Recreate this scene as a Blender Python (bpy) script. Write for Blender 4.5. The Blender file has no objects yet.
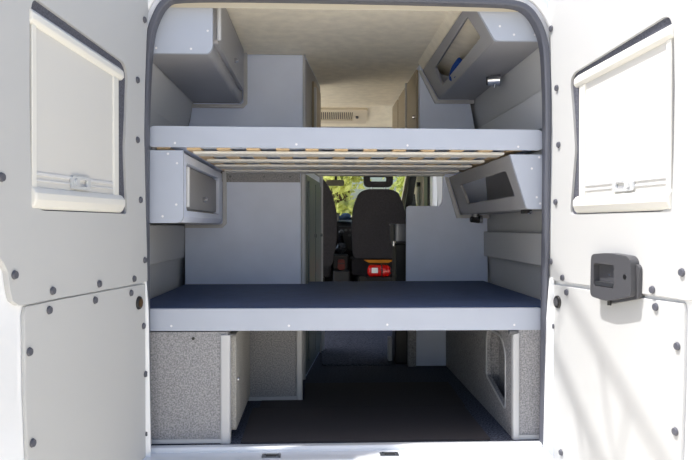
import bpy, bmesh, math, random
from mathutils import Vector, Matrix
random.seed(7)
C = bpy.context.scene.collection
PI = math.pi

# ------------------------------------------------------------------ materials
def lin(c):
    return tuple(((v/255)/12.92 if v/255 <= .04045 else ((v/255+.055)/1.055)**2.4) for v in c)
def mat(name, rgb, rough=.5, spec=.5, metal=0, noise=0, nscale=40, bump=0, bscale=300, transm=0, coat=0, hi=None):
    m = bpy.data.materials.new(name); m.use_nodes = True
    n = m.node_tree.nodes; l = m.node_tree.links; b = n['Principled BSDF']
    c = (*lin(rgb), 1)
    b.inputs['Base Color'].default_value = c
    b.inputs['Roughness'].default_value = rough
    b.inputs['Metallic'].default_value = metal
    b.inputs['Specular IOR Level'].default_value = spec
    b.inputs['Transmission Weight'].default_value = transm
    b.inputs['Coat Weight'].default_value = coat
    if noise or bump:
        tc = n.new('ShaderNodeTexCoord')
    if noise:
        t = n.new('ShaderNodeTexNoise'); t.inputs['Scale'].default_value = nscale; t.inputs['Detail'].default_value = 5
        l.new(tc.outputs['Object'], t.inputs['Vector'])
        r = n.new('ShaderNodeValToRGB')
        lo = [max(0, v*(1-noise)) for v in c[:3]]
        up = [min(1, v*(1+noise)) for v in c[:3]] if hi is None else lin(hi)
        r.color_ramp.elements[0].position = .35; r.color_ramp.elements[0].color = (*lo, 1)
        r.color_ramp.elements[1].position = .65; r.color_ramp.elements[1].color = (*up, 1)
        l.new(t.outputs['Fac'], r.inputs['Fac']); l.new(r.outputs['Color'], b.inputs['Base Color'])
    if bump:
        t2 = n.new('ShaderNodeTexNoise'); t2.inputs['Scale'].default_value = bscale; t2.inputs['Detail'].default_value = 3
        l.new(tc.outputs['Object'], t2.inputs['Vector'])
        bp = n.new('ShaderNodeBump'); bp.inputs['Strength'].default_value = bump; bp.inputs['Distance'].default_value = .002
        l.new(t2.outputs['Fac'], bp.inputs['Height']); l.new(bp.outputs['Normal'], b.inputs['Normal'])
    return m
M = dict(
    laminate = mat('pale grey laminate', (174,182,198), .42, .4, noise=.02, nscale=6),
    inner    = mat('grey laminate', (216,226,248), .45, .4, noise=.03, nscale=5),  # same laminate as above, lightened in colour to stand in for missing interior light
    dark_lam = mat('mid grey laminate', (150,151,156), .45, .4, noise=.03, nscale=5),
    edge     = mat('grey edge profile', (186,188,192), .4, .5),
    darkedge = mat('dark grey edge profile', (92,94,98), .45, .5),
    wall     = mat('grey wall lining', (196,198,200), .6, .3, bump=.15, bscale=500),
    teal     = mat('grey green laminate', (92,106,110), .35, .5),
    light_browned    = mat('taupe laminate', (150,138,118), .4, .4),  # brown tone of the light put into the laminate colour
    ceiling  = mat('beige felt ceiling', (246,238,218), .95, .1, noise=.05, nscale=16, bump=.5, bscale=120),
    carpet   = mat('speckled grey carpet', (140,141,145), 1, .05, noise=.20, nscale=170, bump=.8, bscale=400, hi=(172,172,176)),
    carpet_d = mat('charcoal blue floor carpet', (70,74,88), 1, .05, noise=.45, nscale=130, bump=.8, bscale=400, hi=(104,110,126)),
    rubber   = mat('black rubber mat', (66,63,66), .75, .3, bump=.3, bscale=260),
    navy     = mat('navy vinyl', (62,78,112), .62, .3, noise=.08, nscale=18, bump=.2, bscale=200),
    seal     = mat('dark rubber seal', (88,91,102), .5, .4),
    paint    = mat('white vehicle paint', (236,239,244), .25, .5, coat=.4),
    panel    = mat('white door lining', (186,188,190), .65, .3, bump=.12, bscale=600),
    felt     = mat('dark grey felt', (92,94,104), 1, .05, noise=.25, nscale=200),
    blind    = mat('cream blind plastic', (222,222,218), .35, .5),
    cloth    = mat('cream pleated cloth', (206,206,204), .8, .2),
    alu      = mat('pale bar plastic', (206,208,212), .4, .5),
    clear    = mat('translucent plastic', (228,232,236), .15, .6, transm=.35),
    clip     = mat('grey plastic clip', (84,86,96), .5, .4),
    black    = mat('black plastic', (26,26,28), .4, .5),
    latch    = mat('charcoal plastic', (74,75,80), .45, .5),
    birch    = mat('birch slat', (208,182,145), .5, .4, noise=.08, nscale=30),
    slat     = mat('grey cross plank', (208,208,206), .45, .4),
    chrome   = mat('chrome', (215,216,220), .15, .5, metal=1),
    steel    = mat('dull steel', (120,122,126), .35, .5, metal=.9),
    cap      = mat('white screw cap', (226,226,230), .4, .5),
    seatf    = mat('charcoal seat fabric', (52,50,52), .9, .2, noise=.15, nscale=90),
    orange   = mat('amber webbing', (190,120,20), .6, .3),
    red      = mat('red enamel', (205,20,14), .25, .5, coat=.5),
    white    = mat('white label', (238,236,232), .5, .4),
    blue     = mat('blue cloth', (30,70,150), .8, .2),
    pale_blue= mat('pale blue cloth', (130,165,215), .8, .2),
    beige    = mat('beige pillar trim', (188,178,160), .6, .3),
    vent     = mat('cream vent plastic', (222,212,192), .5, .4),
    ground   = mat('pale concrete', (238,230,212), .9, .2, noise=.10, nscale=2),
    bark     = mat('brown bark', (92,74,56), .9, .1, noise=.2, nscale=12),
    leaf     = mat('yellow green leaf', (226,226,160), .6, .3, noise=.35, nscale=3),
    leaf2    = mat('mid green leaf', (196,206,140), .6, .3, noise=.3, nscale=3),
    grass    = mat('dry grass', (168,164,104), .9, .1, noise=.2, nscale=3),
)
gl = bpy.data.materials.new('window glass'); gl.use_nodes = True
n = gl.node_tree.nodes; n.clear(); o_ = n.new('ShaderNodeOutputMaterial'); mx = n.new('ShaderNodeMixShader')
t_ = n.new('ShaderNodeBsdfTransparent'); g_ = n.new('ShaderNodeBsdfGlossy'); g_.inputs['Roughness'].default_value = .02
t_.inputs['Color'].default_value = (.86,.9,.88,1); mx.inputs[0].default_value = .06
L_ = gl.node_tree.links; L_.new(t_.outputs[0], mx.inputs[1]); L_.new(g_.outputs[0], mx.inputs[2]); L_.new(mx.outputs[0], o_.inputs[0])
M['glass'] = gl
# translucent leaves
for k in ('leaf','leaf2'):
    nt = M[k].node_tree; b = nt.nodes['Principled BSDF']; out = nt.nodes['Material Output']
    tr = nt.nodes.new('ShaderNodeBsdfTranslucent'); mxx = nt.nodes.new('ShaderNodeMixShader'); mxx.inputs[0].default_value = .45
    tr.inputs['Color'].default_value = (*lin((228,230,150)), 1)
    nt.links.new(b.outputs[0], mxx.inputs[1]); nt.links.new(tr.outputs[0], mxx.inputs[2]); nt.links.new(mxx.outputs[0], out.inputs[0])

# ------------------------------------------------------------------ helpers
def wloc(o):
    v = Vector(o.location)
    while o.parent: o = o.parent; v += o.location
    return v
def obj(name, bm, m, parent=None, bev=0, smooth=False, seg=2, label=None, cat=None, group=None, kind=None):
    bmesh.ops.remove_doubles(bm, verts=bm.verts, dist=1e-5)
    bmesh.ops.recalc_face_normals(bm, faces=bm.faces)
    if parent is not None:
        off = wloc(parent); bmesh.ops.translate(bm, verts=bm.verts, vec=-off)
    me = bpy.data.meshes.new(name); bm.to_mesh(me); bm.free()
    me.materials.append(M[m] if isinstance(m, str) else m)
    if smooth:
        for p in me.polygons: p.use_smooth = True
    o = bpy.data.objects.new(name, me); C.objects.link(o)
    if parent is not None: o.parent = parent
    if bev:
        md = o.modifiers.new('bevel', 'BEVEL'); md.width = bev; md.segments = seg; md.limit_method = 'ANGLE'; md.angle_limit = math.radians(40)
        md.harden_normals = False
    tag(o, label, cat, group, kind)
    return o
def tag(o, label=None, cat=None, group=None, kind=None):
    if label: o['label'] = label
    if cat: o['category'] = cat
    if group: o['group'] = group
    if kind: o['kind'] = kind
    return o
def thing(name, label, cat, loc, group=None, kind=None):
    o = bpy.data.objects.new(name, None); o.location = loc; o.empty_display_size = .05; C.objects.link(o)
    return tag(o, label, cat, group, kind)
def copy_tree(o, parent=None):
    c = o.copy(); C.objects.link(c)
    if parent is not None: c.parent = parent
    for ch in o.children: copy_tree(ch, c)
    return c
def B(): return bmesh.new()
def box(bm, x0, x1, y0, y1, z0, z1):
    m = Matrix.Translation(((x0+x1)/2, (y0+y1)/2, (z0+z1)/2)) @ Matrix.Diagonal((abs(x1-x0), abs(y1-y0), abs(z1-z0), 1))
    bmesh.ops.create_cube(bm, size=1, matrix=m); return bm
def tube(bm, a, b, r, r2=None, seg=20):
    a = Vector(a); b = Vector(b); d = b-a
    q = d.to_track_quat('Z', 'Y').to_matrix().to_4x4()
    bmesh.ops.create_cone(bm, cap_ends=True, segments=seg, radius1=r, radius2=r if r2 is None else r2, depth=d.length,
                          matrix=Matrix.Translation((a+b)/2) @ q)
    return bm
def ball(bm, c, rx, ry=None, rz=None, seg=16):
    bmesh.ops.create_uvsphere(bm, u_segments=seg, v_segments=seg//2+2, radius=1,
        matrix=Matrix.Translation(c) @ Matrix.Diagonal((rx, ry or rx, rz or rx, 1))); return bm
def plate(bm, outline, fn, n0, n1, holes=()):
    """outline (and holes) in 2D, fn(u, v, n) -> 3D; a solid slab between n0 and n1"""
    es = []; loops = [outline] + list(holes)
    for lp in loops:
        vs = [bm.verts.new(fn(u, v, n0)) for u, v in lp]
        es += [bm.edges.new((vs[i], vs[(i+1) % len(vs)])) for i in range(len(vs))]
    r = bmesh.ops.triangle_fill(bm, use_beauty=True, use_dissolve=False, edges=es)
    fs = [g for g in r['geom'] if isinstance(g, bmesh.types.BMFace)]
    ex = bmesh.ops.extrude_face_region(bm, geom=fs, use_keep_orig=True)
    d = Vector(fn(0, 0, n1)) - Vector(fn(0, 0, n0))
    bmesh.ops.translate(bm, verts=[g for g in ex['geom'] if isinstance(g, bmesh.types.BMVert)], vec=d)
    return bm
def rounded(pts, r, seg=5):
    """round the corners of a polygon; r one radius or a list"""
    out = []; N = len(pts)
    for i, p in enumerate(pts):
        rr = r[i] if isinstance(r, (list, tuple)) else r
        p = Vector(p); a = Vector(pts[i-1]); b = Vector(pts[(i+1) % N])
        da = (a-p); db = (b-p); rr = min(rr, da.length*.49, db.length*.49)
        if rr < 1e-4: out.append(tuple(p)); continue
        s = p + da.normalized()*rr; e = p + db.normalized()*rr
        for k in range(seg+1):
            t = k/seg; q = s*(1-t)**2 + p*2*t*(1-t) + e*t*t; out.append((q.x, q.y))
    return out
def rect(u0, u1, v0, v1): return [(u0, v0), (u1, v0), (u1, v1), (u0, v1)]
XZ = lambda u, v, n: (u, n, v)      # facing the rear
YZ = lambda u, v, n: (n, u, v)      # facing the aisle
XY = lambda u, v, n: (u, v, n)      # lying flat

# ------------------------------------------------------------------ camera
cam = bpy.data.cameras.new('camera'); co = bpy.data.objects.new('camera', cam); C.objects.link(co)
th = math.atan(28/680); ph = math.atan(4/680)
F = Vector((math.sin(th)*math.cos(ph), math.cos(th)*math.cos(ph), -math.sin(ph)))
co.location = (0, -2.69, .86); co.rotation_euler = F.to_track_quat('-Z', 'Y').to_euler()
cam.sensor_width = 36; cam.lens = 36*680/692; cam.clip_start = .05; cam.clip_end = 500
bpy.context.scene.camera = co

# ------------------------------------------------------------------ the van shell
LW = [(-.79,-.02),(-.778,.54),(-.765,.87),(-.755,1.30),(-.69,1.55),(-.60,1.83)]
RW = [(1.03,-.02),(1.02,.54),(1.015,.87),(.985,1.30),(.92,1.60),(.84,1.83)]
def wall_x(W, z):
    for (xa, za), (xb, zb) in zip(W, W[1:]):
        if za <= z <= zb: return xa + (xb-xa)*(z-za)/(zb-za)
    return W[-1][0]
def shell(W, sgn, y0, y1, z0=-.02, z1=1.83, t=.05):
    pts = [p for p in W if z0 < p[1] < z1]
    pts = [(wall_x(W, z0), z0)] + pts + [(wall_x(W, z1), z1)]
    prof = pts + [(x+sgn*t, z) for x, z in reversed(pts)]
    return prof
bm = B(); 
for y0, y1, z0, z1 in ((-.01,2.05,-.02,1.83),(2.05,3.15,-.02,.02),(2.05,3.15,1.62,1.83),(3.15,3.75,-.02,1.83),(3.75,4.2,-.02,.95),(3.75,4.2,1.5,1.83)):  # middle gap is an unseen opening, added to let daylight into the interior
    plate(bm, shell(LW,-1,0,0,z0,z1), XZ, y0, y1)
obj('wall_left', bm, 'wall', kind='structure')
bm = B()
def rw(y0, y1, z0=-.02, z1=1.83): plate(bm, shell(RW, 1, y0, y1, z0, z1), XZ, y0, y1)
rw(-.01, 1.95); rw(1.95, 2.96, -.02, .02); rw(1.95, 2.96, 1.62, 1.83); rw(2.96, 3.75); rw(3.75, 4.55, -.02, .95); rw(3.75, 4.55, 1.5, 1.83)
obj('wall_right', bm, 'wall', kind='structure')
bm = box(B(), -.80, 1.05, -.01, 4.9, -.05, 0); obj('floor', bm, 'carpet_d', kind='structure')
# ceiling with the sloping cab header at its front end
bm = B(); plate(bm, [(-.01,1.82),(2.75,1.82),(3.10,1.705),(3.10,1.9),(-.01,1.9)], YZ, -.72, 1.0); obj('ceiling', bm, 'ceiling', kind='structure')
bm = B(); plate(bm, [(.585,1.82),(.615,1.782),(.85,1.70),(.90,1.66),(.93,1.83)], XZ, -.01, 1.29); obj('trim_10', bm, 'ceiling', kind='structure')
bm = B(); plate(bm, [(-.03,1.705),(.10,1.775),(.10,1.82),(-.03,1.82)], YZ, -.62, .86); obj('trim_3', bm, mat('beige header lining', (188,182,168), .8), kind='structure')
bm = B(); plate(bm, [(3.10,1.705),(3.10,1.46),(4.05,1.46),(4.05,1.9),(3.11,1.9)], YZ, -.70, .93); obj('wall_front', bm, 'dark_lam', kind='structure')
# rear body surround with the door opening, and its rubber seal
inner = [(-.64,.0),(-.645,.58),(-.645,1.23),(-.633,1.50),(-.622,1.60),(-.60,1.66),(-.575,1.695),(-.53,1.716),(-.07,1.718),(.70,1.711),
         (.765,1.703),(.80,1.688),(.828,1.664),(.85,1.62),(.862,1.58),(.872,1.50),(.880,1.236),(.873,.57),(.868,.0)]
def grow(pts, d):
    out = []
    for i, p in enumerate(pts):
        a = Vector(pts[max(i-1,0)]); b = Vector(pts[min(i+1,len(pts)-1)]); t = (b-a).normalized()
        w = d(p[1]) if callable(d) else d
        nrm = Vector((-t.y, t.x)); out.append((p[0]+nrm.x*w, p[1]+nrm.y*w))
    out[0] = (out[0][0], pts[0][1]); out[-1] = (out[-1][0], pts[-1][1])
    return out
inner = [(x + (.010 if x > .7 else (-.006 if x < -.5 else 0)), z + (.010 if z > 1.68 else 0)) for x, z in inner]
for _ in range(2):
    q = [inner[0]]
    for a_, b_ in zip(inner, inner[1:]):
        q += [(a_[0]*.75+b_[0]*.25, a_[1]*.75+b_[1]*.25), (a_[0]*.25+b_[0]*.75, a_[1]*.25+b_[1]*.75)]
    inner = q + [inner[-1]]
mid = grow(inner, lambda z: .014 + .011*min(1, max(0, (z-.5)/.9)))
bm = B(); hole = mid[:]
hole[0] = (hole[0][0], -.02); hole[-1] = (hole[-1][0], -.02)
outer = [(-.93,-.60),(-.93,1.6),(-.80,1.95),(-.6,2.02),(.8,2.02),(1.02,1.95),(1.17,1.6),(1.17,-.60)]
ring = [outer[0]] + outer[1:] 
plate(bm, ring, XZ, -.035, -.012, [hole]); obj('wall_rear', bm, 'paint', kind='structure', bev=.004)
bm = B(); prof = inner + list(reversed(mid)); plate(bm, prof, XZ, -.075, -.02); obj('trim_1', bm, 'seal', kind='structure', bev=.008, seg=3)
# raised gutter above the opening
g1 = grow(inner, .045); g2 = grow(inner, .075)
bm = B(); g1 = [p for p in g1 if p[1] > 1.42]; g2 = [p for p in g2 if p[1] > 1.42]
plate(bm, g1+list(reversed(g2)), XZ, -.075, -.05); obj('trim_4', bm, 'paint', kind='structure', bev=.008, seg=3)
# sill and rear step
bm = B()
plate(bm, [(-.012,-.03),(-.012,.004),(-.05,.006),(-.056,-.004),(-.056,-.03)], YZ, -.665, .895)
plate(bm, [(-.056,-.05),(-.056,-.012),(-.14,-.016),(-.148,-.022),(-.152,-.05)], YZ, -.66, .89)
plate(bm, [(-.05,-.6),(-.05,-.05),(-.20,-.055),(-.24,-.075),(-.24,-.45),(-.2,-.5),(-.2,-.6)], YZ, -.9, 1.14)
sill = obj('trim_2', bm, 'paint', kind='structure', bev=.003)
for i, x in enumerate((-.177, .272)):
    s = thing('striker_plate', ['dark metal door striker on the white sill, left of the two','dark metal door striker on the white sill, near the centre of the opening'][i], 'striker plate', (x, -.10, -.0135))
    obj('base_plate', box(B(), x-.036, x+.036, -.122, -.085, -.0145, -.009), 'steel', s, bev=.002)
    b2 = B(); tube(b2, (x-.02,-.118,-.007), (x+.02,-.118,-.007), .004); obj('striker_bar', b2, 'black', s)
    for dx in (-.026, .026):
        b2 = B(); tube(b2, (x+dx,-.1,-.0095), (x+dx,-.1,-.0065), .005, seg=12); obj('bolt', b2, 'chrome', s)

# ------------------------------------------------------------------ cab front, windscreen and windows
bm = B(); 
plate(bm, [(4.2,-.02),(4.2,.95),(4.95,.95),(5.3,.6),(5.3,-.02)], YZ, -.78, 1.02)
obj('wall_cab', bm, 'black', kind='structure')
fr = B(); wsf = lambda u, v, n: (u, 4.05+v*.86-n*.5, 1.50-v*.53-n*.86)
plate(fr, rect(-.82,1.07,-.04,1.10), wsf, -.02, .02, [rounded(rect(-.70,.90,.0,1.02), .08)])
w = obj('window_1', fr, 'beige', kind='structure')
gp = B(); plate(gp, rect(-.72,.92,-.02,1.04), wsf, -.003, .003); obj('pane', gp, 'glass', w)
# A pillar lining on the right
bm = B(); plate(bm, [(4.0,1.5),(4.10,1.5),(4.9,.9),(4.75,.9)], YZ, .93, 1.0); obj('trim_5', bm, 'black', kind='structure')
# side windows on the right: cab door and sliding door
def side_window(name, y0, y1, m):
    b = B(); fn = lambda u, v, n: (wall_x(RW, min(v,1.5))+.01+n, u, v)
    # follow the wall's lean as one straight plane
    xb = wall_x(RW,.95); xt = wall_x(RW,1.5)
    fn = lambda u, v, n: (xb + (xt-xb)*(v-.95)/.55 + n, u, v)
    plate(b, rect(y0,y1,.95,1.5), fn, -.012, .05, [rounded(rect(y0+.05,y1-.05,.99,1.46), .05)])
    o = obj(name, b, m, kind='structure')
    g = B(); plate(g, rect(y0+.04,y1-.04,.98,1.47), fn, .02, .026); obj('pane', g, 'glass', o)
side_window('window_2', 3.75, 4.55, 'black')
bm = box(B(), .955,1.0,2.96,3.10,.5,1.55); obj('trim_6', bm, 'paint', kind='structure', bev=.01)
bm = box(B(), .94,1.0,3.12,3.32,.5,1.55); obj('trim_7', bm, 'black', kind='structure', bev=.01)
bm = box(B(), .935,1.0,3.36,3.74,.5,1.55); obj('trim_8', bm, 'beige', kind='structure', bev=.015)

# rear-view mirror
t = thing('rear_view_mirror', 'grey rear-view mirror hanging at the windscreen left of the driver seat', 'mirror', (.18,4.2,1.36))
b = B(); plate(b, rounded(rect(.085,.265,1.265,1.325), .02), XZ, 4.17, 4.20); obj('mirror_housing', b, 'beige', t, bev=.004)
b = B(); tube(b, (.18,4.20,1.30), (.18,4.13,1.465), .012); obj('mount_stem', b, 'black', t)
# handle on the B pillar
t = thing('seat_belt', 'dark seat belt strap hanging from the beige pillar by the driver seat', 'seat belt', (.925,3.5,1.4))
b = B(); plate(b, rounded(rect(3.47,3.53,1.22,1.26),.01), YZ, .900, .93); obj('belt_guide', b, 'black', t, bev=.004)
b = B(); box(b, .921,.926,3.482,3.518,.55,1.235); obj('webbing', b, 'black', t)

# dashboard
t = thing('dashboard', 'black dashboard below the windscreen, seen between the two seats', 'dashboard', (.12,4.3,.5))
b = B(); plate(b, rounded([(3.98,.45),(3.92,.80),(4.0,.90),(4.19,.93),(4.19,.40)], .04), YZ, -.74, .98); obj('body', b, 'black', t, bev=.01)
b = B(); box(b, .20,.34,3.90,3.935,.62,.86); obj('centre_console', b, 'latch', t, bev=.01)
for i, (x, z) in enumerate([(.225,.82),(.27,.82),(.315,.82),(.235,.77),(.305,.77)]):
    b = B(); tube(b, (x,3.90,z), (x,3.885,z), .013, seg=14); obj('control_knob', b, 'steel', t)
b = B(); box(b, .225,.315,3.893,3.902,.67,.73); obj('radio_screen', b, 'latch', t)
t = thing('steering_wheel', 'black steering wheel in front of the driver seat', 'steering wheel', (.54,3.88,.92))
b = B(); ctr = Vector((.54,3.80,.93)); e1 = Vector((1,0,0)); e2 = Vector((0,.5,.866))
R_ = [ctr + (e1*math.cos(a)+e2*math.sin(a))*.19 for a in [2*PI*k/32 for k in range(32)]]
for k in range(32): tube(b, R_[k], R_[(k+1)%32], .014, seg=8)
obj('rim', b, 'black', t, smooth=True)
b = B(); tube(b, ctr, ctr+Vector((0,.13,-.06)), .05, .03); tube(b, R_[0], R_[16], .012, seg=8); tube(b, R_[24], ctr, .014, seg=8); obj('hub', b, 'black', t)
# things on the dashboard
t = thing('folded_cloth', 'pale blue folded cloth lying on the dashboard centre', 'cloth', (.27,4.02,.90))
b = B(); ball(b, (.275,4.05,.955), .05, .05, .035); ball(b, (.24,4.06,.945), .04, .045, .022); obj('cloth', b, 'pale_blue', t, smooth=True)
t = thing('paper_cup', 'small white cup standing on the dashboard beside the pale blue cloth', 'cup', (.20,4.05,.905))
b = B(); tube(b, (.19,4.06,.905), (.19,4.06,.98), .02, .027); obj('cup_body', b, 'white', t)
b = B(); tube(b, (.19,4.06,.98), (.19,4.06,.988), .029); obj('lid', b, 'black', t)

# ------------------------------------------------------------------ seats
def seat_back(b, x0, x1, y, z0, z1, taper=.05, t=.10):
    prof = [(x0+.02,z0),(x1-.02,z0),(x1-.005,(z0+z1)/2-.05),(x1-.02,z1-.16),(x1-.07,z1-.03),(x1-.14,z1),(x0+.14,z1),(x0+.07,z1-.03),(x0+.02,z1-.16),(x0+.005,(z0+z1)/2-.05)]
    plate(b, rounded(prof, .05), XZ, y, y+t)
s = thing('driver_seat', 'charcoal fabric driver seat with open headrest, seen from behind', 'seat', (.535,3.45,.0))
b = B(); seat_back(b, .29,.78,3.28,.575,1.185); obj('backrest', b, 'seatf', s, bev=.03, seg=4, smooth=False)
b = B(); plate(b, rounded(rect(.405,.665,1.205,1.335),.05), XZ, 3.31, 3.38, [rounded(rect(.462,.608,1.255,1.295),.012)]); obj('headrest', b, 'seatf', s, bev=.012)
for x in (.475,.595):
    b = B(); tube(b, (x,3.345,1.16), (x,3.345,1.22), .007, seg=10); obj('headrest_post', b, 'chrome', s)
b = B(); plate(b, rounded(rect(.30,.77,.42,.57), .04), XZ, 3.36, 3.90); obj('seat_cushion', b, 'seatf', s, bev=.02)
b = B(); box(b, .33,.74,3.40,3.85,.0,.42); obj('pedestal', b, 'black', s, bev=.02)
b = B(); plate(b, rounded([(.40,.562),(.67,.562),(.62,.535),(.45,.535)],.01), XZ, 3.265,3.30); obj('lumbar_strap', b, 'orange', s, bev=.004)
s = thing('passenger_seat', 'charcoal fabric passenger seat edge showing beside the left cabinet trim', 'seat', (-.25,3.4,0))
b = B(); plate(b, rounded([(-.62,.52),(.12,.50),(.165,.75),(.165,.98),(.12,1.16),(.04,1.285),(-.08,1.33),(-.5,1.33),(-.6,1.2)], .05), XZ, 3.24, 3.36); obj('backrest', b, 'seatf', s, bev=.03, seg=4)
b = B(); box(b, -.62,.12,3.36,3.85,.40,.53); obj('seat_cushion', b, 'seatf', s, bev=.03)
b = B(); box(b, -.55,.06,3.38,3.80,.0,.40); obj('pedestal', b, 'black', s, bev=.02)
# fire extinguisher on its bracket behind the driver seat
t = thing('fire_extinguisher', 'red fire extinguisher lying below the driver seat backrest', 'fire extinguisher', (.54,3.2,.40))
b = B(); tube(b, (.455,3.2,.472), (.60,3.2,.472), .052, seg=28); ball(b, (.455,3.2,.472), .028,.052,.052); ball(b, (.60,3.2,.472), .03,.052,.052); obj('cylinder_body', b, 'red', t, smooth=True)
b = B(); tube(b, (.545,3.2,.472), (.556,3.2,.472), .0545, seg=28); obj('strap', b, 'black', t)
b = B(); plate(b, rounded(rect(.462,.515,.455,.50),.004), XZ, 3.146,3.150); obj('instruction_label', b, 'white', t)
b = B(); tube(b, (.63,3.2,.472), (.66,3.2,.472), .014); box(b, .64,.70,3.19,3.21,.478,.488); obj('valve', b, 'black', t)
b = B(); box(b, .42,.66,3.16,3.38,.405,.418); box(b, .36,.72,3.34,3.39,.35,.418); obj('bracket', b, 'black', t, bev=.002)
# odds and ends by the gear lever
t = thing('gear_lever', 'black gear lever rising from the console left of the driver seat', 'gear lever', (.24,3.8,.62))
b = B(); tube(b, (.24,3.88,.70), (.22,3.74,.78), .012); obj('stick', b, 'black', t)
b = B(); ball(b, (.22,3.74,.795), .026); obj('knob', b, 'steel', t, smooth=True)
t = thing('crumpled_bag', 'crumpled pale grey bag lying left of the driver seat', 'bag', (.23,3.5,.56))
b = B(); bmesh.ops.create_icosphere(b, subdivisions=3, radius=1)
for v in b.verts:
    k = 1+.25*math.sin(v.co.x*7+v.co.z*5)*math.cos(v.co.y*6+v.co.x*3); v.co = Vector((.215+v.co.x*.045*k, 3.55+v.co.y*.05*k, .66+v.co.z*.045*k))
obj('bag_body', b, 'steel', t)
b = B(); plate(b, [(3.24,0),(3.24,.47),(3.42,.47),(3.42,.60),(3.70,.60),(3.70,0)], YZ, .13, .275); obj('cab_console', b, 'black', None, bev=.012, label='black box console on the cab floor left of the driver seat', cat='console')
t = thing('pouch', 'small dark red pouch on the low console between the seats', 'pouch', (.20,3.3,.472))
b = B(); plate(b, rounded(rect(.175,.235,.472,.565),.02), XZ, 3.30,3.36); obj('pouch_body', b, mat('dark red cloth',(96,36,26),.8), t, bev=.015)
b = B(); box(b, .178,.232,3.296,3.302,.525,.535); obj('zip', b, 'black', t)

# ------------------------------------------------------------------ tall left cabinet
t = thing('tall_cabinet', 'tall grey cabinet left of the aisle, behind both bunks', 'cabinet', (-.4,1.5,0))
foot = [(-.755,1.13),(-.075,1.13),(.012,1.95),(-.755,1.95)]
b = B(); plate(b, foot, XY, 0, 1.30)
b.normal_update(); 
b2 = B(); plate(b2, [(-.74,1.13),(-.075,1.13),(.012,1.95),(-.74,1.95)], XY, .0, 1.27)
b.free(); obj('body', b2, 'inner', t, bev=.002)
b = B(); plate(b, [(-.748,1.272),(-.30,1.272),(-.30,1.818),(-.61,1.818),(-.692,1.55)], XZ, 1.13, 1.95); plate(b, [(-.30,1.13),(-.075,1.13),(.012,1.95),(-.30,1.95)], XY, 1.272, 1.818); obj('upper_body', b, 'inner', t, bev=.002)
# facing of the aisle side
sd = Vector((.087,.82)).normalized(); sn = Vector((sd.y,-sd.x))
SF = lambda u, v, n: (-.075+sd.x*u+sn.x*n, 1.13+sd.y*u+sn.y*n, v)
b = B(); plate(b, rect(.03,.80,.02,1.15), SF, 0, .006); obj('side_panel', b, 'teal', t)
b = B(); plate(b, rect(.03,.80,1.19,1.80), SF, 0, .006); obj('side_panel', b, 'dark_lam', t)
b = B(); plate(b, rounded(rect(.30,.70,1.22,1.74),.03), SF, .006, .02); d = obj('upper_door', b, 'light_browned', t, bev=.004)
b = B(); plate(b, rounded(rect(.31,.345,1.45,1.70),.008), SF, .02, .032); obj('door_handle', b, 'edge', d, bev=.002)
for u0, u1 in ((.10,.40),(.43,.76)):
    b = B(); plate(b, rounded(rect(u0,u1,.08,1.12),.02), SF, .006, .016); d = obj('lower_door', b, 'teal', t, bev=.003)
    b = B(); tube(b, SF(u1-.05,.80,.016), SF(u1-.05,.80,.03), .011); obj('knob', b, 'chrome', d)
b = B(); tube(b, (-.083,1.13,.0), (-.083,1.13,1.16), .014); obj('corner_profile', b, 'edge', t)
b = B(); tube(b, (-.078,1.13,1.20), (-.078,1.13,1.818), .008); obj('corner_profile', b, 'edge', t)
b = B(); box(b, .004,.034,1.925,1.965,0,1.24); obj('end_profile', b, 'edge', t, bev=.008)
b = B(); box(b, -.54,-.10,1.118,1.13,1.105,1.166); st = obj('felt_strip', b, 'carpet', t, label='speckled grey felt strip')
for x in (-.487,-.30,-.155):
    b = B(); tube(b, (x,1.118,1.135), (x,1.114,1.135), .006, seg=12); obj('screw', b, 'steel', st)

# ------------------------------------------------------------------ right cabinet
t = thing('side_cabinet', 'grey cabinet right of the aisle with a stepped top edge', 'cabinet', (.75,1.6,0))
b = B(); plate(b, [(.518,.46),(1.005,.46),(1.0,.9),(.98,1.27),(.735,1.27),(.735,1.03),(.728,.995),(.715,.978),(.535,.978),(.522,.972),(.518,.955)], XZ, 1.29, 1.31); obj('front_panel', b, 'inner', t, bev=.003)
b = B(); box(b, .60,1.0,1.46,1.48,.001,.445); obj('lower_panel', b, 'inner', t)
b = B(); box(b, .552,.60,1.445,1.50,.0,.45); obj('lower_post', b, 'carpet', t)
b = B(); tube(b, (.577,1.445,.115),(.577,1.441,.115),.006,seg=12); obj('screw', b, 'steel', t)
t = thing('overhead_cupboard', 'tall cupboard, fronts tinted brown for the light, under the ceiling right of the aisle', 'cupboard', (.8,1.9,1.25))
b = B(); plate(b, [(.60,1.28),(.955,1.28),(.90,1.58),(.83,1.79),(.83,1.815),(.60,1.815)], XZ, 1.30, 2.7); obj('body', b, 'inner', t, bev=.002)
for i, (y0, y1) in enumerate(((1.36,1.80),(1.86,2.28),(2.32,2.68))):
    b = B(); plate(b, rounded(rect(y0,y1,1.32,1.80),.03), YZ, .588, .60); d = obj('door', b, 'light_browned', t, bev=.003)
    b = B(); tube(b, (.588,y0+.06,1.52),(.572,y0+.06,1.52),.011); obj('knob', b, 'chrome', d)
b = B(); box(b, .580,.60,1.815,1.845,1.30,1.81); obj('divider_profile', b, 'edge', t, bev=.004)
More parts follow.
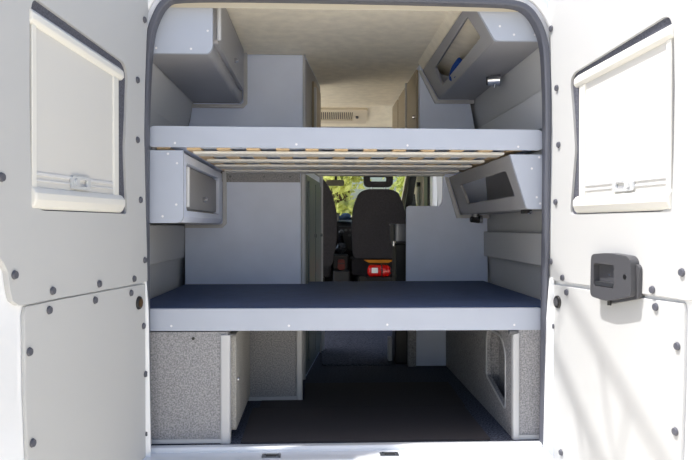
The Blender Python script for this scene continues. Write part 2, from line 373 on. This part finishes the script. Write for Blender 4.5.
# kitchen unit behind it
t = thing('kitchen_unit', 'dark kitchen unit with a rounded steel edge beside the driver seat', 'kitchen unit', (.6,1.9,0))
b = B(); box(b, .480,.93,1.52,1.70,.0,.75); obj('body', b, 'black', t, bev=.01)
b = B(); plate(b, rounded(rect(.466,.93,1.50,1.72),.03), XY, .765,.865); obj('sink_surround', b, 'steel', t, bev=.012, seg=3)
b = B(); plate(b, rounded(rect(.462,.935,1.495,1.725),.03), XY, .865,.873); obj('steel_top', b, 'steel', t, bev=.003)
b = B(); tube(b, (.474,1.55,.735),(.474,1.55,.765),.012); obj('hinge_pin', b, 'chrome', t)

# ------------------------------------------------------------------ rail boards on the walls
def rail(x0a, x1a, y0, y1, z0, z1, lean, label):
    b = B(); plate(b, [(x0a,z0),(x1a,z0),(x1a+lean,z1),(x0a+lean,z1)], XZ, y0, y1)
    obj('wall_board', b, 'wall', None, bev=.004, label=label, cat='board')
rail(-.762,-.742,.02,1.12,.685,.865,.003,'grey board fixed to the left wall below the small locker with a door')
rail(.978,1.000,.02,1.285,.684,.827,-.001,'grey board fixed to the right wall above the navy mattress')
rail(-.752,-.735,.02,1.12,1.26,1.40,.0,'grey board fixed to the left wall just above the upper bunk')
rail(.940,.958,.02,1.29,1.27,1.42,-.02,'grey board fixed to the right wall just above the upper bunk')

# ------------------------------------------------------------------ bunks
def caps(parent, pts, r=.0055, y=-.003, d=.004):
    first = None
    for x, z in pts:
        if first is None:
            b = B(); tube(b, (x,y+.003,z), (x,y-d+.003,z), r, r*.8, seg=14); first = obj('screw_cap', b, 'cap', parent); fx = (x, z)
        else:
            c = first.copy(); C.objects.link(c); c.parent = parent; c.location = first.location + Vector((x-fx[0],0,z-fx[1]))
t = thing('upper_bunk', 'upper bunk with pale front board and birch slats seen from below', 'bunk bed', (.12,.6,1.165))
b = B(); plate(b, rounded([(-.658,1.170),(.905,1.163),(.905,1.245),(-.658,1.252)], [.012,.03,.03,.02]), XZ, 0, .02); obj('front_board', b, 'laminate', t, bev=.003)
caps(t, [(-.56,1.185),(-.085,1.182),(.355,1.18),(.80,1.177)], y=0)
for (y0, y1) in ((.055,.17),(.38,.47),(.64,.80),(.95,1.08),(1.20,1.27)):
    b = B(); xl = -.50 if y0 < 1.1 else -.005; xr = .76 if y0 < .3 else .76
    if y0 > 1.1: xr = .73
    box(b, xl, xr, y0, y1, 1.150, 1.161); obj('cross_plank', b, 'slat', t, bev=.003)
first = None; k = 0; x = -.635
while x < .83:
    if first is None:
        b = B(); box(b, x, x+.052, .022, 1.105, 1.162, 1.170); first = obj('slat', b, 'birch', t)
        x0_ = x
    else:
        c = first.copy(); C.objects.link(c); c.parent = t; c.location = first.location + Vector((x-x0_,0,0))
    x += .117
b = B(); box(b, -.655,-.640,.02,1.11,1.160,1.235); obj('side_rail', b, 'dark_lam', t)
b = B(); box(b, .885,.900,.02,1.11,1.165,1.235); obj('side_rail', b, 'dark_lam', t)
b = B(); box(b, -.64,.885,1.09,1.11,1.178,1.235); obj('far_rail', b, 'inner', t)
b = B(); box(b, -.638,.883,.022,1.088,1.1705,1.185); obj('base_board', b, 'inner', t)
t = thing('lower_bunk', 'lower bunk platform with a pale front board across the van', 'bunk bed', (.12,.6,.445))
b = B(); plate(b, rounded([(-.70,.449),(.902,.443),(.902,.532),(-.70,.535)], [.002,.012,.02,.002]), XZ, 0, .02); obj('front_board', b, 'laminate', t, bev=.003)
caps(t, [(-.575,.468),(-.115,.466),(.275,.468),(.785,.464)], y=0)
b = B(); plate(b, [(-.74,.022),(.985,.022),(.985,1.285),(-.06,1.265),(-.06,1.11),(-.74,1.11)], XY, .449, .470); obj('base_board', b, 'darkedge', t)
b = B(); plate(b, rounded([(-.745,.023),(.975,.023),(.975,1.285),(-.055,1.265),(-.055,1.112),(-.735,1.112)], .012), XY, .471, .537)
obj('mattress', b, 'navy', None, bev=.010, seg=3, label='navy blue mattress filling the lower bunk', cat='mattress')

# ------------------------------------------------------------------ lockers
# upper left, with door
t = thing('locker', 'upper left locker under the ceiling with a grey side door', 'locker', (-.55,.5,1.535))
b = B(); plate(b, rounded([(-.686,1.536),(-.427,1.536),(-.413,1.56),(-.413,1.818),(-.610,1.818)], [0,.022,.01,0,0]), XZ, 0, .018); obj('end_panel', b, 'laminate', t, bev=.002)
caps(t, [(-.632,1.556),(-.497,1.554),(-.432,1.625)], y=0)
b = B(); plate(b, rounded([(-.686,1.540),(-.432,1.540),(-.420,1.562),(-.420,1.815),(-.610,1.815)], [0,.02,.01,0,0]), XZ, .018, 1.10); obj('body', b, 'dark_lam', t)
b = B(); plate(b, rounded(rect(.05,1.0,1.59,1.81),.018), YZ, -.420,-.400); d = obj('door', b, 'dark_lam', t, bev=.004)
b = B(); tube(b, (-.400,.60,1.655),(-.388,.60,1.655),.012); tube(b, (-.388,.60,1.655),(-.383,.60,1.655),.008); obj('knob', b, 'chrome', d)
b = B(); tube(b, (-.394,.045,1.60),(-.394,.045,1.80),.009); obj('edge_profile', b, 'edge', t)
b = B(); plate(b, rounded([(-.700,1.515),(-.415,1.515),(-.392,1.54),(-.392,1.818),(-.412,1.818),(-.412,1.545),(-.425,1.533),(-.700,1.533)], .004), XZ, 1.10,1.116); obj('end_trim', b, 'edge', t)
# lower left, with door
t = thing('locker', 'small lower left locker beneath the upper bunk with a side door', 'locker', (-.6,.5,.872))
b = B(); plate(b, rounded([(-.735,.872),(-.528,.872),(-.528,1.157),(-.735,1.157)], [0,.03,0,0]), XZ, 0, .018); obj('end_panel', b, 'laminate', t, bev=.002)
caps(t, [(-.587,1.143),(-.552,1.106),(-.555,.944),(-.608,.898)], y=0)
b = B(); plate(b, rounded([(-.735,.874),(-.560,.874),(-.560,1.148),(-.735,1.148)], [0,.02,0,0]), XZ, .018, 1.08); obj('body', b, 'dark_lam', t)
hole = rounded(rect(.075,.99,.922,1.115),.03)
b = B(); plate(b, rect(.018,1.10,.895,1.150), YZ, -.560,-.530, [hole]); obj('face_frame', b, 'inner', t, bev=.003)
b = B(); plate(b, rounded([(-.545,.874),(-.530,.895),(-.56,.895),(-.56,.874)],.0), XZ, .018,1.10); obj('lower_edge', b, 'inner', t)
b = B(); plate(b, rounded(rect(.085,.98,.932,1.105),.025), YZ, -.560,-.545); d = obj('door', b, 'dark_lam', t, bev=.004)
b = B(); tube(b, (-.545,.56,.985),(-.530,.56,.985),.013); tube(b, (-.530,.56,.985),(-.525,.56,.985),.008); obj('knob', b, 'chrome', d)
b = B(); tube(b, (-.531,.102,.938),(-.531,.102,1.10),.009); obj('edge_profile', b, 'alu', d)
b = B(); plate(b, rounded([(-.735,.850),(-.53,.850),(-.508,.872),(-.508,1.16),(-.528,1.16),(-.528,.878),(-.54,.868),(-.735,.868)], .003), XZ, 1.10,1.116); obj('end_trim', b, 'edge', t)
# open right lockers: slanted face with an aperture
def open_locker(label, A, Bt, wx0, wx1, y1, hole, capz, rim_drop, ztop, rb):
    """A bottom and Bt top of the slanted face (X, Z); wx0, wx1 wall X at the bottom and the top"""
    t = thing('open_locker', label, 'locker', ((A[0]+wx0)/2, .5, A[1]))
    e = Vector((Bt[0]-A[0], Bt[1]-A[1])).normalized(); nn = Vector((-e.y, e.x))  # towards the wall: flip below
    if nn.x < 0: nn = -nn
    FF = lambda u, v, n: (A[0]+e.x*v+nn.x*n, u, A[1]+e.y*v+nn.y*n)
    b = B(); plate(b, rounded([A,(wx0,A[1]),(wx1,Bt[1]),Bt], [rb,0,0,0]), XZ, 0, .018); obj('end_panel', b, 'laminate', t, bev=.002)
    caps(t, capz, y=0)
    Ln = (Vector(Bt)-Vector(A)).length
    b = B(); plate(b, rect(.018,y1,0,Ln), FF, 0, .016, [rounded(hole,.015)]); obj('face_frame', b, 'dark_lam', t, bev=.003)
    b = B(); plate(b, [(A[0]+.004,A[1]),(wx0,A[1]),(wx0,A[1]+.015),(A[0]+.004,A[1]+.015)], XZ, .018, y1); obj('bottom_panel', b, 'dark_lam', t)
    b = B(); plate(b, [(A[0]+.01,A[1]+.01),(wx0,A[1]+.01),(wx1,Bt[1]),(Bt[0]+.01,Bt[1])], XZ, y1-.016, y1); obj('far_panel', b, 'inner', t)
    b = B(); plate(b, [(wx0-.012,A[1]+.015),(wx0,A[1]+.015),(wx1,Bt[1]),(wx1-.012,Bt[1])], XZ, .018, y1-.016); obj('back_panel', b, 'dark_lam', t)
    a2 = (A[0]-.022, A[1]-.022)
    b = B(); plate(b, [(a2[0],a2[1]),(wx0,a2[1]),(wx0,A[1]-.002),(A[0]-.004,A[1]-.002),(A[0]+e.x*Ln-.004,A[1]+e.y*Ln),(A[0]+e.x*Ln-.022,A[1]+e.y*Ln)], XZ, y1, y1+.016); obj('end_trim', b, 'edge', t)
    return t, FF, Ln
tu, FFu, Lu = open_locker('open upper right locker under the ceiling with a slanted front', (.706,1.60),(.609,1.768), .915, .872, 1.262,
    [(.13,.055),(.15,.16),(1.0,.140),(1.055,.043)], [(.725,1.657),(.782,1.624),(.866,1.625)], .02, 1.8, .012)
tl, FFl, Ll = open_locker('open lower right locker beneath the upper bunk, with a framed aperture', (.836,.928),(.767,1.146), 1.008, .992, 1.27,
    [(.11,.060),(.13,.170),(1.05,.165),(1.01,.055)], [(.885,1.135),(.855,1.09),(.875,.975),(.889,.95)], .02, 1.14, .012)
# inner end of the near side of the lower right locker
t = thing('blue_cloth', 'blue cloth lying inside the open upper right locker', 'cloth', (.80,.85,1.616))
b = B(); bmesh.ops.create_icosphere(b, subdivisions=4, radius=1)
for v in b.verts:
    k = 1+.2*math.sin(v.co.x*6+v.co.y*4)*math.cos(v.co.z*5+v.co.y*7)
    v.co = Vector((.722+v.co.x*.035*k, .80+v.co.y*.15*k, max(1.616, 1.652+v.co.z*.060*k)))
obj('cloth', b, 'blue', t, smooth=True)
# reading lamps
t = thing('reading_lamp', 'chrome spotlight beneath the upper right locker', 'lamp', (.86,.62,1.60))
b = B(); tube(b, (.862,.62,1.597),(.862,.62,1.585),.022); obj('mount', b, 'chrome', t)
b = B(); tube(b, (.832,.62,1.572),(.892,.60,1.572),.024,.029); obj('lamp_head', b, 'chrome', t, bev=.003)
b = B(); tube(b, (.827,.6215,1.572),(.833,.6195,1.572),.021); obj('lens', b, 'black', t)
b = B(); tube(b, (.862,.60,1.553),(.862,.60,1.535),.006); obj('switch', b, 'chrome', t)
t = thing('reading_lamp', 'dark small spotlight beneath the lower right locker at its far end', 'lamp', (.90,1.15,.925))
b = B(); tube(b, (.885,1.10,.928),(.885,1.10,.91),.022); obj('mount', b, 'steel', t)
b = B(); tube(b, (.855,1.09,.897),(.905,1.10,.897),.016,.022); obj('lamp_head', b, 'black', t, bev=.003)
b = B(); tube(b, (.905,1.10,.897),(.922,1.10,.897),.022); obj('lens', b, 'chrome', t)
t = thing('catch', 'small black and chrome catch under the near corner of the lower right locker', 'catch', (.87,.12,.925))
b = B(); box(b, .852,.888,.10,.14,.912,.928); obj('housing', b, 'black', t, bev=.002)
b = B(); tube(b, (.875,.10,.916),(.875,.075,.916),.007); obj('pin', b, 'chrome', t)

# ------------------------------------------------------------------ ceiling vent on the sloping header
VF = lambda u, v, n: (u, 2.75+v*.95-n*.312, 1.82-v*.312-n*.95)
t = thing('ceiling_vent', 'cream louvred vent on the ceiling at the front of the van', 'vent', (.17,2.9,1.75))
b = B(); plate(b, rounded(rect(-.06,.40,.03,.27),.02), VF, -.002, .02, [rounded(rect(-.02,.29,.07,.22),.005)]); obj('frame', b, 'vent', t, bev=.004)
b = B(); plate(b, rect(-.03,.30,.06,.23), VF, .0, .004); obj('backing', b, 'latch', t)
for k in range(20):
    u = -.012+k*.0155
    b = B(); plate(b, rect(u,u+.007,.07,.22), VF, .006, .018); obj('louvre', b, 'vent', t)
b = B(); tube(b, VF(.32,.145,.02), VF(.32,.145,.032), .012); obj('knob', b, 'latch', t)

# ------------------------------------------------------------------ carpeted cabinets beneath the lower bunk
t = thing('carpeted_cabinet', 'near left cabinet under the lower bunk covered in speckled grey carpet', 'cabinet', (-.55,.3,0))
b = B(); box(b, -.74,-.355,.005,.655,.02,.443); obj('body', b, 'carpet', t)
b = B(); box(b, -.735,-.365,-.003,.005,.006,.022); obj('bottom_trim', b, 'edge', t)
b = B(); plate(b, rounded(rect(-.385,-.345,-.004,.035),.010), XY, .003,.43); obj('corner_profile', b, 'edge', t)
b = B(); plate(b, rounded(rect(.06,.62,.035,.425),.02), YZ, -.355,-.330); d = obj('side_door', b, mat('pale speckled carpet',(176,174,170),1,.05,noise=.2,nscale=150,bump=.5), t, bev=.006)
b = B(); tube(b, (-.330,.10,.235),(-.322,.10,.235),.010); obj('knob', b, 'chrome', d)
b = B(); tube(b, (-.49,.003,.418),(-.49,-.002,.418),.006,seg=12); obj('screw', b, 'black', t)
t = thing('carpeted_cabinet', 'further left cabinet under the lower bunk, carpeted and set back', 'cabinet', (-.25,.9,0))
b = B(); box(b, -.355,-.105,.665,1.10,.005,.443); obj('body', b, 'carpet', t)
b = B(); box(b, -.355,-.105,.655,.665,.003,.020); obj('bottom_trim', b, 'edge', t)
b = B(); plate(b, rounded(rect(-.108,-.076,.652,.69),.010), XY, .003,.443); obj('corner_profile', b, 'edge', t)
t = thing('wheel_arch_box', 'carpeted wheel arch box along the right side with a shaped recess', 'wheel arch box', (.9,.7,0))
b = B(); hole = rounded([(.13,.095),(.17,.37),(.36,.385),(.425,.345),(.43,.16),(.39,.11)], .02)
hole = rounded([(.128,.095),(.128,.325),(.20,.383),(.41,.383),(.44,.34),(.44,.17)], .03)
plate(b, rect(.02,1.455,.003,.443), YZ, .785,.803, [hole]); obj('side_panel', b, 'carpet', t)
rim = [(u + (.012 if u > .3 else -.007), v + (.010 if v > .3 else -.010)) for u, v in hole]
b = B(); plate(b, rim, YZ, .7815,.787, [hole]); obj('recess_rim', b, 'edge', t, bev=.001, label='pale rim around the recess')
b = B(); box(b, .845,.855,.05,.45,.02,.44); obj('recess_back', b, 'carpet', t)
b = B(); box(b, .803,1.01,.45,1.455,.005,.443); obj('body', b, 'carpet', t)
b = B(); box(b, .803,.99,.005,.02,.02,.443); obj('front_panel', b, 'carpet', t)
b = B(); box(b, .805,.99,-.002,.006,.004,.022); obj('bottom_trim', b, 'edge', t)
b = B(); plate(b, rounded(rect(.780,.808,-.003,.03),.010), XY, .003,.43); obj('corner_profile', b, 'edge', t)
b = B(); box(b, .765,.800,-.003,.02,.425,.441); obj('top_bracket', b, 'darkedge', t, bev=.003)

# ------------------------------------------------------------------ mats
b = B(); plate(b, rounded(rect(-.305,.69,.002,.505),.008), XY, .001,.009); obj('rubber_mat', b, 'rubber', None, bev=.003, label='black rubber mat nearest the sill on the load floor', cat='mat', group='rubber mats')
b = B(); plate(b, [(-.275,.512),(.70,.512),(.712,1.0),(-.068,1.0),(-.068,.645),(-.275,.645)], XY, .001,.008); obj('rubber_mat', b, 'rubber', None, bev=.003, label='black rubber mat behind the front one, reaching the floor carpet', cat='mat', group='rubber mats')
b = B(); plate(b, rounded(rect(.022,.460,1.47,2.6),.05), XY, .001,.012); obj('aisle_carpet', b, 'carpet_d', None, bev=.004, label='charcoal carpet runner with dark edge along the aisle', cat='carpet')
b = B(); box(b, .440,.464,1.55,1.62,.013,.16); obj('hinge_block', b, 'edge', None, bev=.006, label='small pale bracket at the foot of the kitchen unit', cat='bracket')
b = B(); box(b, .02,.045,1.98,2.02,.0,.30); obj('floor_post', b, 'edge', None, bev=.006, label='small pale post on the floor beside the tall cabinet foot', cat='post')

# ------------------------------------------------------------------ rear doors
def door(name, side, p0, label):
    a = math.radians(-100 if side < 0 else -80); d = Vector((math.cos(a), math.sin(a)))
    nn = Vector((-d.y, d.x)) if side < 0 else Vector((d.y, -d.x))      # towards the opening
    if nn.x*side > 0: nn = -nn
    DF = lambda u, v, n: (p0[0]+d.x*u+nn.x*n, p0[1]+d.y*u+nn.y*n, v)
    t = thing(name, None, None, DF(.0,-.2,-.03), kind='structure')
    L = side < 0
    # window hole in door coordinates
    wh = [(.170,.903),(.172,.95),(.187,1.128),(.175,1.26),(.166,1.38),(.170,1.41),(.196,1.433),(.717,1.482),(.738,1.47),(.750,1.42),(.752,1.26),(.748,1.07),(.740,.925),(.70,.903)]
    if not L: wh = [(.156,.903),(.158,.94),(.187,1.137),(.172,1.27),(.155,1.38),(.160,1.405),(.180,1.420),(.670,1.477),(.695,1.468),(.712,1.42),(.716,1.26),(.712,1.07),(.705,.925),(.67,.903)]
    whr = rounded(wh, .02, 3)
    hin = [(-.044,-.2),(-.044,.0),(-.034,.25),(-.026,.45),(-.016,.63),(.0,.75),(.012,.95),(.023,1.2),(.015,1.40),(.002,1.55),(-.022,1.72)]
    if L: hin = [(-.042 if z < .6 else x-.004, z) for x, z in hin]
    slab = hin + [(.05,1.79),(.90,1.79),(.94,1.70),(.94,-.2)]
    b = B(); plate(b, slab, DF, -.060,-.012, [whr]); obj('door_frame', b, 'paint', t, bev=.008, seg=3)
    b = B(); plate(b, rect(.10,.76,.86,1.52), DF, -.075,-.060); obj('window_pane', b, 'black', t)
    f = .005 if L else .0
    # upper lining
    inn = [(x+.004+f, z) for x, z in hin if z > .64]
    k = .0 if L else -.02
    up = [(.0,.650)] + inn + [(.01,1.76),(.92,1.76),(.92,.80),(.873+k,.775),(.848+k,.745),(.84+k,.70),(.828+k,.665),(.80+k,.650)]
    b = B(); plate(b, rounded(up, .008, 2), DF, -.012,.004, [whr]); u = obj('upper_lining', b, 'panel', t, bev=.003)
    b = B()
    lo = [(-.006,.50),(-.004,.642),(.60,.646),(.765,.644),(.772,.62),(.768,.40),(.750,.10),(.743,-.2),(-.02,-.2),(-.020,.05)]
    if not L: lo = [(-.004,.50),(.0,.633),(.60,.637),(.748,.640),(.754,.62),(.750,.40),(.737,.10),(.730,-.2),(-.02,-.2),(-.018,.05)]
    plate(b, lo, DF, -.012,.000); obj('lower_lining', b, 'panel', t, bev=.003)
    # felt reveal of the window recess
    inset = [(x*.985+.006, z*.985+.018) for x, z in wh]
    b = B(); plate(b, whr, DF, -.040,-.006); obj('window_reveal', b, 'felt', t, label='dark grey felt in the window recess')
    # clips
    if L: cl = [(.822,.733),(.646,.675),(.376,.672),(.657,.621),(.396,.621),(.137,.619),(.12,.669),(.030,.732),(.033,.485),(.017,.301),(.004,.073),(.029,1.632),(.089,1.394),(.090,1.175),(.066,.956),(.874,.983),(.752,.52),(.739,.269)]
    else: cl = [(.018,1.627),(.060,1.388),(.075,1.169),(.054,.952),(.018,.722),(.105,.665),(.622,.667),(.750,.728),(.127,.612),(.632,.616),(.727,.514),(.720,.266),(.025,.471),(.015,.292),(.008,.064),(.09,.0)]
    first = None
    for (u_, v_) in cl:
        p = Vector(DF(u_, v_, 0.001 if v_ < .645 else .005)); q = Vector(DF(u_, v_, .007 if v_ < .645 else .011))
        b = B(); tube(b, p, q, .0125, .010, seg=16); obj('lining_clip', b, 'clip', t)
    # round plug
    pu = (.070,.576) if L else (.062,.569)
    b = B(); tube(b, DF(*pu,0), DF(*pu,.008), .026, .022, seg=24); pl = obj('round_plug', b, 'black', t, bev=.002)
    b = B(); tube(b, DF(*pu,.008), DF(*pu,.010), .015, seg=20); obj('plug_centre', b, 'latch' if not L else 'bark', pl)
    # roller blind
    r = thing('roller_blind', label, 'blind', DF(.43,.90,-.02))
    s0, s1 = (.232,.740) if L else (.212,.700)
    top = lambda s: (1.371+(s-.268)*.082) if L else (1.367+(s-.242)*.085)       # underside of the cassette
    b = B(); prof = [(-.045,1.0)]
    # cassette as a slanted prism along s
    cs = [(-.015,.0),(.004,.0),(.014,.010),(.012,.030),(-.004,.045),(-.015,.047)]
    va = [b.verts.new(DF(s0-.022, top(s0-.022)+z, n_)) for n_, z in cs]; vb = [b.verts.new(DF(s1+.012, top(s1)+z, n_)) for n_, z in cs]
    b.faces.new(va); b.faces.new(vb[::-1])
    for i in range(len(cs)): b.faces.new((va[i], va[(i+1)%len(cs)], vb[(i+1)%len(cs)], vb[i]))
    obj('cassette', b, 'blind', r, bev=.004)
    b = B(); plate(b, [(s0,.92),(s0+.036,.92),(s0+.036,top(s0+.036)),(s0,top(s0))], DF, -.015,.004); obj('side_rail', b, 'blind', r, bev=.003)
    b = B(); plate(b, [(s1-.022,.93),(s1,.93),(s1,top(s1)),(s1-.022,top(s1))], DF, -.015,.004); obj('side_rail', b, 'blind', r, bev=.003)
    b = B(); plate(b, [(s0+.036,.94),(s1-.022,.94),(s1-.022,top(s1-.022)),(s0+.036,top(s0+.036))], DF, -.006,-.002); obj('blind_cloth', b, 'cloth', r)
    # bottom rail: rounded
    b = B(); cs = [(-.015,.906),(.0,.906),(.010,.914),(.018,.932),(.018,.950),(.006,.966),(-.015,.970)]
    va = [b.verts.new(DF(s0-.02, z, n_)) for n_, z in cs]; vb = [b.verts.new(DF(s1+.004, z, n_)) for n_, z in cs]
    b.faces.new(va); b.faces.new(vb[::-1])
    for i in range(len(cs)): b.faces.new((va[i], va[(i+1)%len(cs)], vb[(i+1)%len(cs)], vb[i]))
    obj('bottom_rail', b, 'blind', r, bev=.006, seg=3)
    b = B(); plate(b, rect(s0+.036,s1-.022,.984,.990), DF, -.003,.002); plate(b, rect(s0+.036,s1-.022,1.000,1.010), DF, -.003,.002); obj('pull_bar', b, 'alu', r, bev=.002)
    hc = .49 if L else .475
    b = B(); plate(b, rounded(rect(hc-.055,hc+.055,.972,1.012),.014), DF, .001,.009, [rounded(rect(hc-.035,hc+.01,.982,1.002),.006)]); h = obj('pull_handle', b, 'clear', r, bev=.003)
    b = B(); tube(b, DF(hc+.032,.992,.009), DF(hc+.032,.992,.013), .010); obj('button', b, 'clear', h)
    return t, DF
dl, DL = door('door_1', -1, (-.650,-.08), 'cream roller blind over the window of the left door, in shade')
dr, DR = door('door_2', 1, (.908,-.06), 'white roller blind over the window of the sunlit right door')
# white flanges along the hinge side of each door
bm = B(); plate(bm, [(-.668,-.10),(-.633,-.10),(-.635,.08),(-.642,.55),(-.650,.66),(-.668,.66)], XZ, -.092, -.078); obj('hinge_flange', bm, 'paint', dl, bev=.003)
bm = B(); plate(bm, [(.875,-.10),(.915,-.10),(.915,.66),(.899,.66),(.887,.50),(.878,.08)], XZ, -.092, -.078); obj('hinge_flange', bm, 'paint', dr, bev=.003)
# latch handle on the right door
b = B(); plate(b, rounded([(.337,.620),(.43,.612),(.562,.642),(.558,.752),(.54,.766),(.44,.772),(.342,.764)],[.02,.03,.02,.015,.03,.03,.02]), DR, .004,.036, [rounded(rect(.358,.472,.658,.734),.008)])
hd = obj('door_handle', b, 'latch', dr, bev=.008, seg=3)
b = B(); plate(b, rect(.35,.48,.65,.742), DR, .005,.014); obj('grip_recess', b, 'latch', hd)
b = B(); plate(b, rounded(rect(.360,.470,.660,.674),.004), DR, .016,.034); obj('pull_lip', b, 'steel', hd, bev=.002)
b = B(); plate(b, rounded([(.41,.60),(.57,.635),(.575,.735),(.53,.75),(.41,.70)],.015), DR, .0,.016); obj('mount_flange', b, 'latch', hd, bev=.004)
b = B(); tube(b, DR(.530,.700,.035), DR(.530,.700,.0372), .008, seg=16); obj('keyhole', b, 'black', hd)
b = B(); tube(b, DR(.42,.698,.014), DR(.42,.698,.017), .003, seg=12); obj('screw', b, 'chrome', hd)
b = B(); tube(b, DR(.425,.598,.02), DR(.425,.612,.02), .007, seg=12); obj('lock_pin', b, 'black', hd)

# ------------------------------------------------------------------ outside
bm = box(B(), -60, 60, -60, 7.5, -.72, -.62); obj('ground', bm, 'ground', kind='structure')
bm = box(B(), -60, 60, 7.5, 90, -.73, -.60); obj('grass_field', bm, 'grass', kind='structure')
bm = B(); plate(bm, [(-.01,1.9),(3.9,1.9),(4.2,1.5),(4.2,1.56),(3.95,1.95),(-.01,1.95)], YZ, -.78, 1.02); obj('trim_9', bm, 'paint', kind='structure')
def tree(label, x, y, h, r, m, seed, n=1500):
    rnd = random.Random(seed)
    t = thing('tree', label, 'tree', (x, y, -.6), 'trees beyond the windscreen')
    b = B(); tube(b, (x,y,-.62), (x+.1,y,h*.45), .16, .09, seg=10)
    for k in range(5):
        a = rnd.uniform(0, 2*PI); z = h*rnd.uniform(.15,.4); tube(b, (x,y,z), (x+math.cos(a)*r*.6, y+math.sin(a)*r*.6, z+h*.25), .05, .02, seg=6)
    obj('trunk', b, 'bark', t)
    vs = []; fs = []
    cl = [(rnd.gauss(0,.45)*r, rnd.gauss(0,.45)*r, h*rnd.uniform(.05,.95)) for _ in range(26)]
    for _ in range(n):
        c = cl[rnd.randrange(len(cl))]
        p = Vector((x+c[0]+rnd.gauss(0,.22)*r, y+c[1]+rnd.gauss(0,.22)*r, max(-.5, c[2]+rnd.gauss(0,.22)*r)))
        a = Vector((rnd.gauss(0,1),rnd.gauss(0,1),rnd.gauss(0,1))).normalized(); q = a.orthogonal().normalized(); w_ = a.cross(q)
        s = rnd.uniform(.06,.13); i = len(vs)
        vs += [p-q*s, p+w_*s*.45, p+q*s, p-w_*s*.45]; fs.append((i,i+1,i+2,i+3))
    me = bpy.data.meshes.new('foliage'); me.from_pydata([v-Vector((x,y,-.6)) for v in vs], [], fs); me.materials.append(M[m])
    o = bpy.data.objects.new('foliage', me); C.objects.link(o); o.parent = t
tree('yellow green tree filling the windscreen between the two seats', .42, 12, 4.5, .62, 'leaf', 1, 5500)
tree('green tree past the right windscreen pillar, beyond the driver seat', 2.75, 13, 5, .9, 'leaf2', 2, 5000)
tree('green tree beyond the windscreen behind the passenger seat', -1.9, 12.5, 5, 1.0, 'leaf2', 5, 3500)
tree('pale tree farthest behind the windscreen, beyond the yellow green one', .35, 17, 5.5, .8, 'leaf', 6, 5000)
# added unseen tree; its boughs are set to throw the slanting door shade
t = thing('tree', 'unseen bare tree added left of the van, its boughs shading the right door', 'tree', (-4.2,-1.2,-.6))
b = B(); tube(b, (-4.2,-1.2,-.65), (-4.0,-1.1,2.2), .16, .11, seg=12); tube(b, (-4.0,-1.1,2.2), (-3.1,-.75,4.2), .11, .06, seg=10); obj('trunk', b, 'bark', t)
def bough(P1, P2, T, r):
    P1 = Vector(P1)+S*T; P2 = Vector(P2)+S*T; d = (P2-P1)
    b = B(); tube(b, P1-d*1.0, P2+d*.35, r, r*.7, seg=8); tube(b, P1-d*1.0, (-3.1,-.75,4.2), r, .05, seg=8)
    for k, (f, g) in enumerate(((.1,.5),(.5,-.6),(.8,.4))):
        q = P1+d*f; tube(b, q, q+Vector((-.5,g*.4,.35)), r*.5, r*.2, seg=6)
    obj('bough', b, 'bark', t)
S = Vector((-1, -.06, 2.2)).normalized()
bough(DR(.05,.66,0), DR(.62,.20,0), 4.6, .016)
bough(DR(.0,.40,0), DR(.38,.02,0), 4.9, .020)

# ------------------------------------------------------------------ light
sun = bpy.data.lights.new('sun', 'SUN'); so = bpy.data.objects.new('sun', sun); C.objects.link(so)
S = Vector((-1, -.06, 2.2)).normalized(); so.rotation_euler = S.to_track_quat('Z', 'Y').to_euler()
so.location = (-4, -2, 8); sun.energy = 3.7; sun.angle = math.radians(.6); sun.color = (1,.96,.90)
wd = bpy.data.worlds.new('sky'); bpy.context.scene.world = wd; wd.use_nodes = True
nt = wd.node_tree; bg = nt.nodes['Background']; sk = nt.nodes.new('ShaderNodeTexSky')
sk.sky_type = 'NISHITA'; sk.sun_disc = False; sk.sun_elevation = math.radians(65); sk.sun_rotation = math.radians(-90)
sk.air_density = 1.0; sk.dust_density = 3.5; sk.ozone_density = 1.0
nt.links.new(sk.outputs[0], bg.inputs[0]); bg.inputs[1].default_value = .135
sc = bpy.context.scene
sc.view_settings.view_transform = 'Standard'; sc.view_settings.look = 'None'; sc.view_settings.gamma = 1
sc.view_settings.use_curve_mapping = False; sc.view_settings.exposure = .80
try: sc.cycles.max_bounces = 12; sc.cycles.diffuse_bounces = 8
except Exception: pass
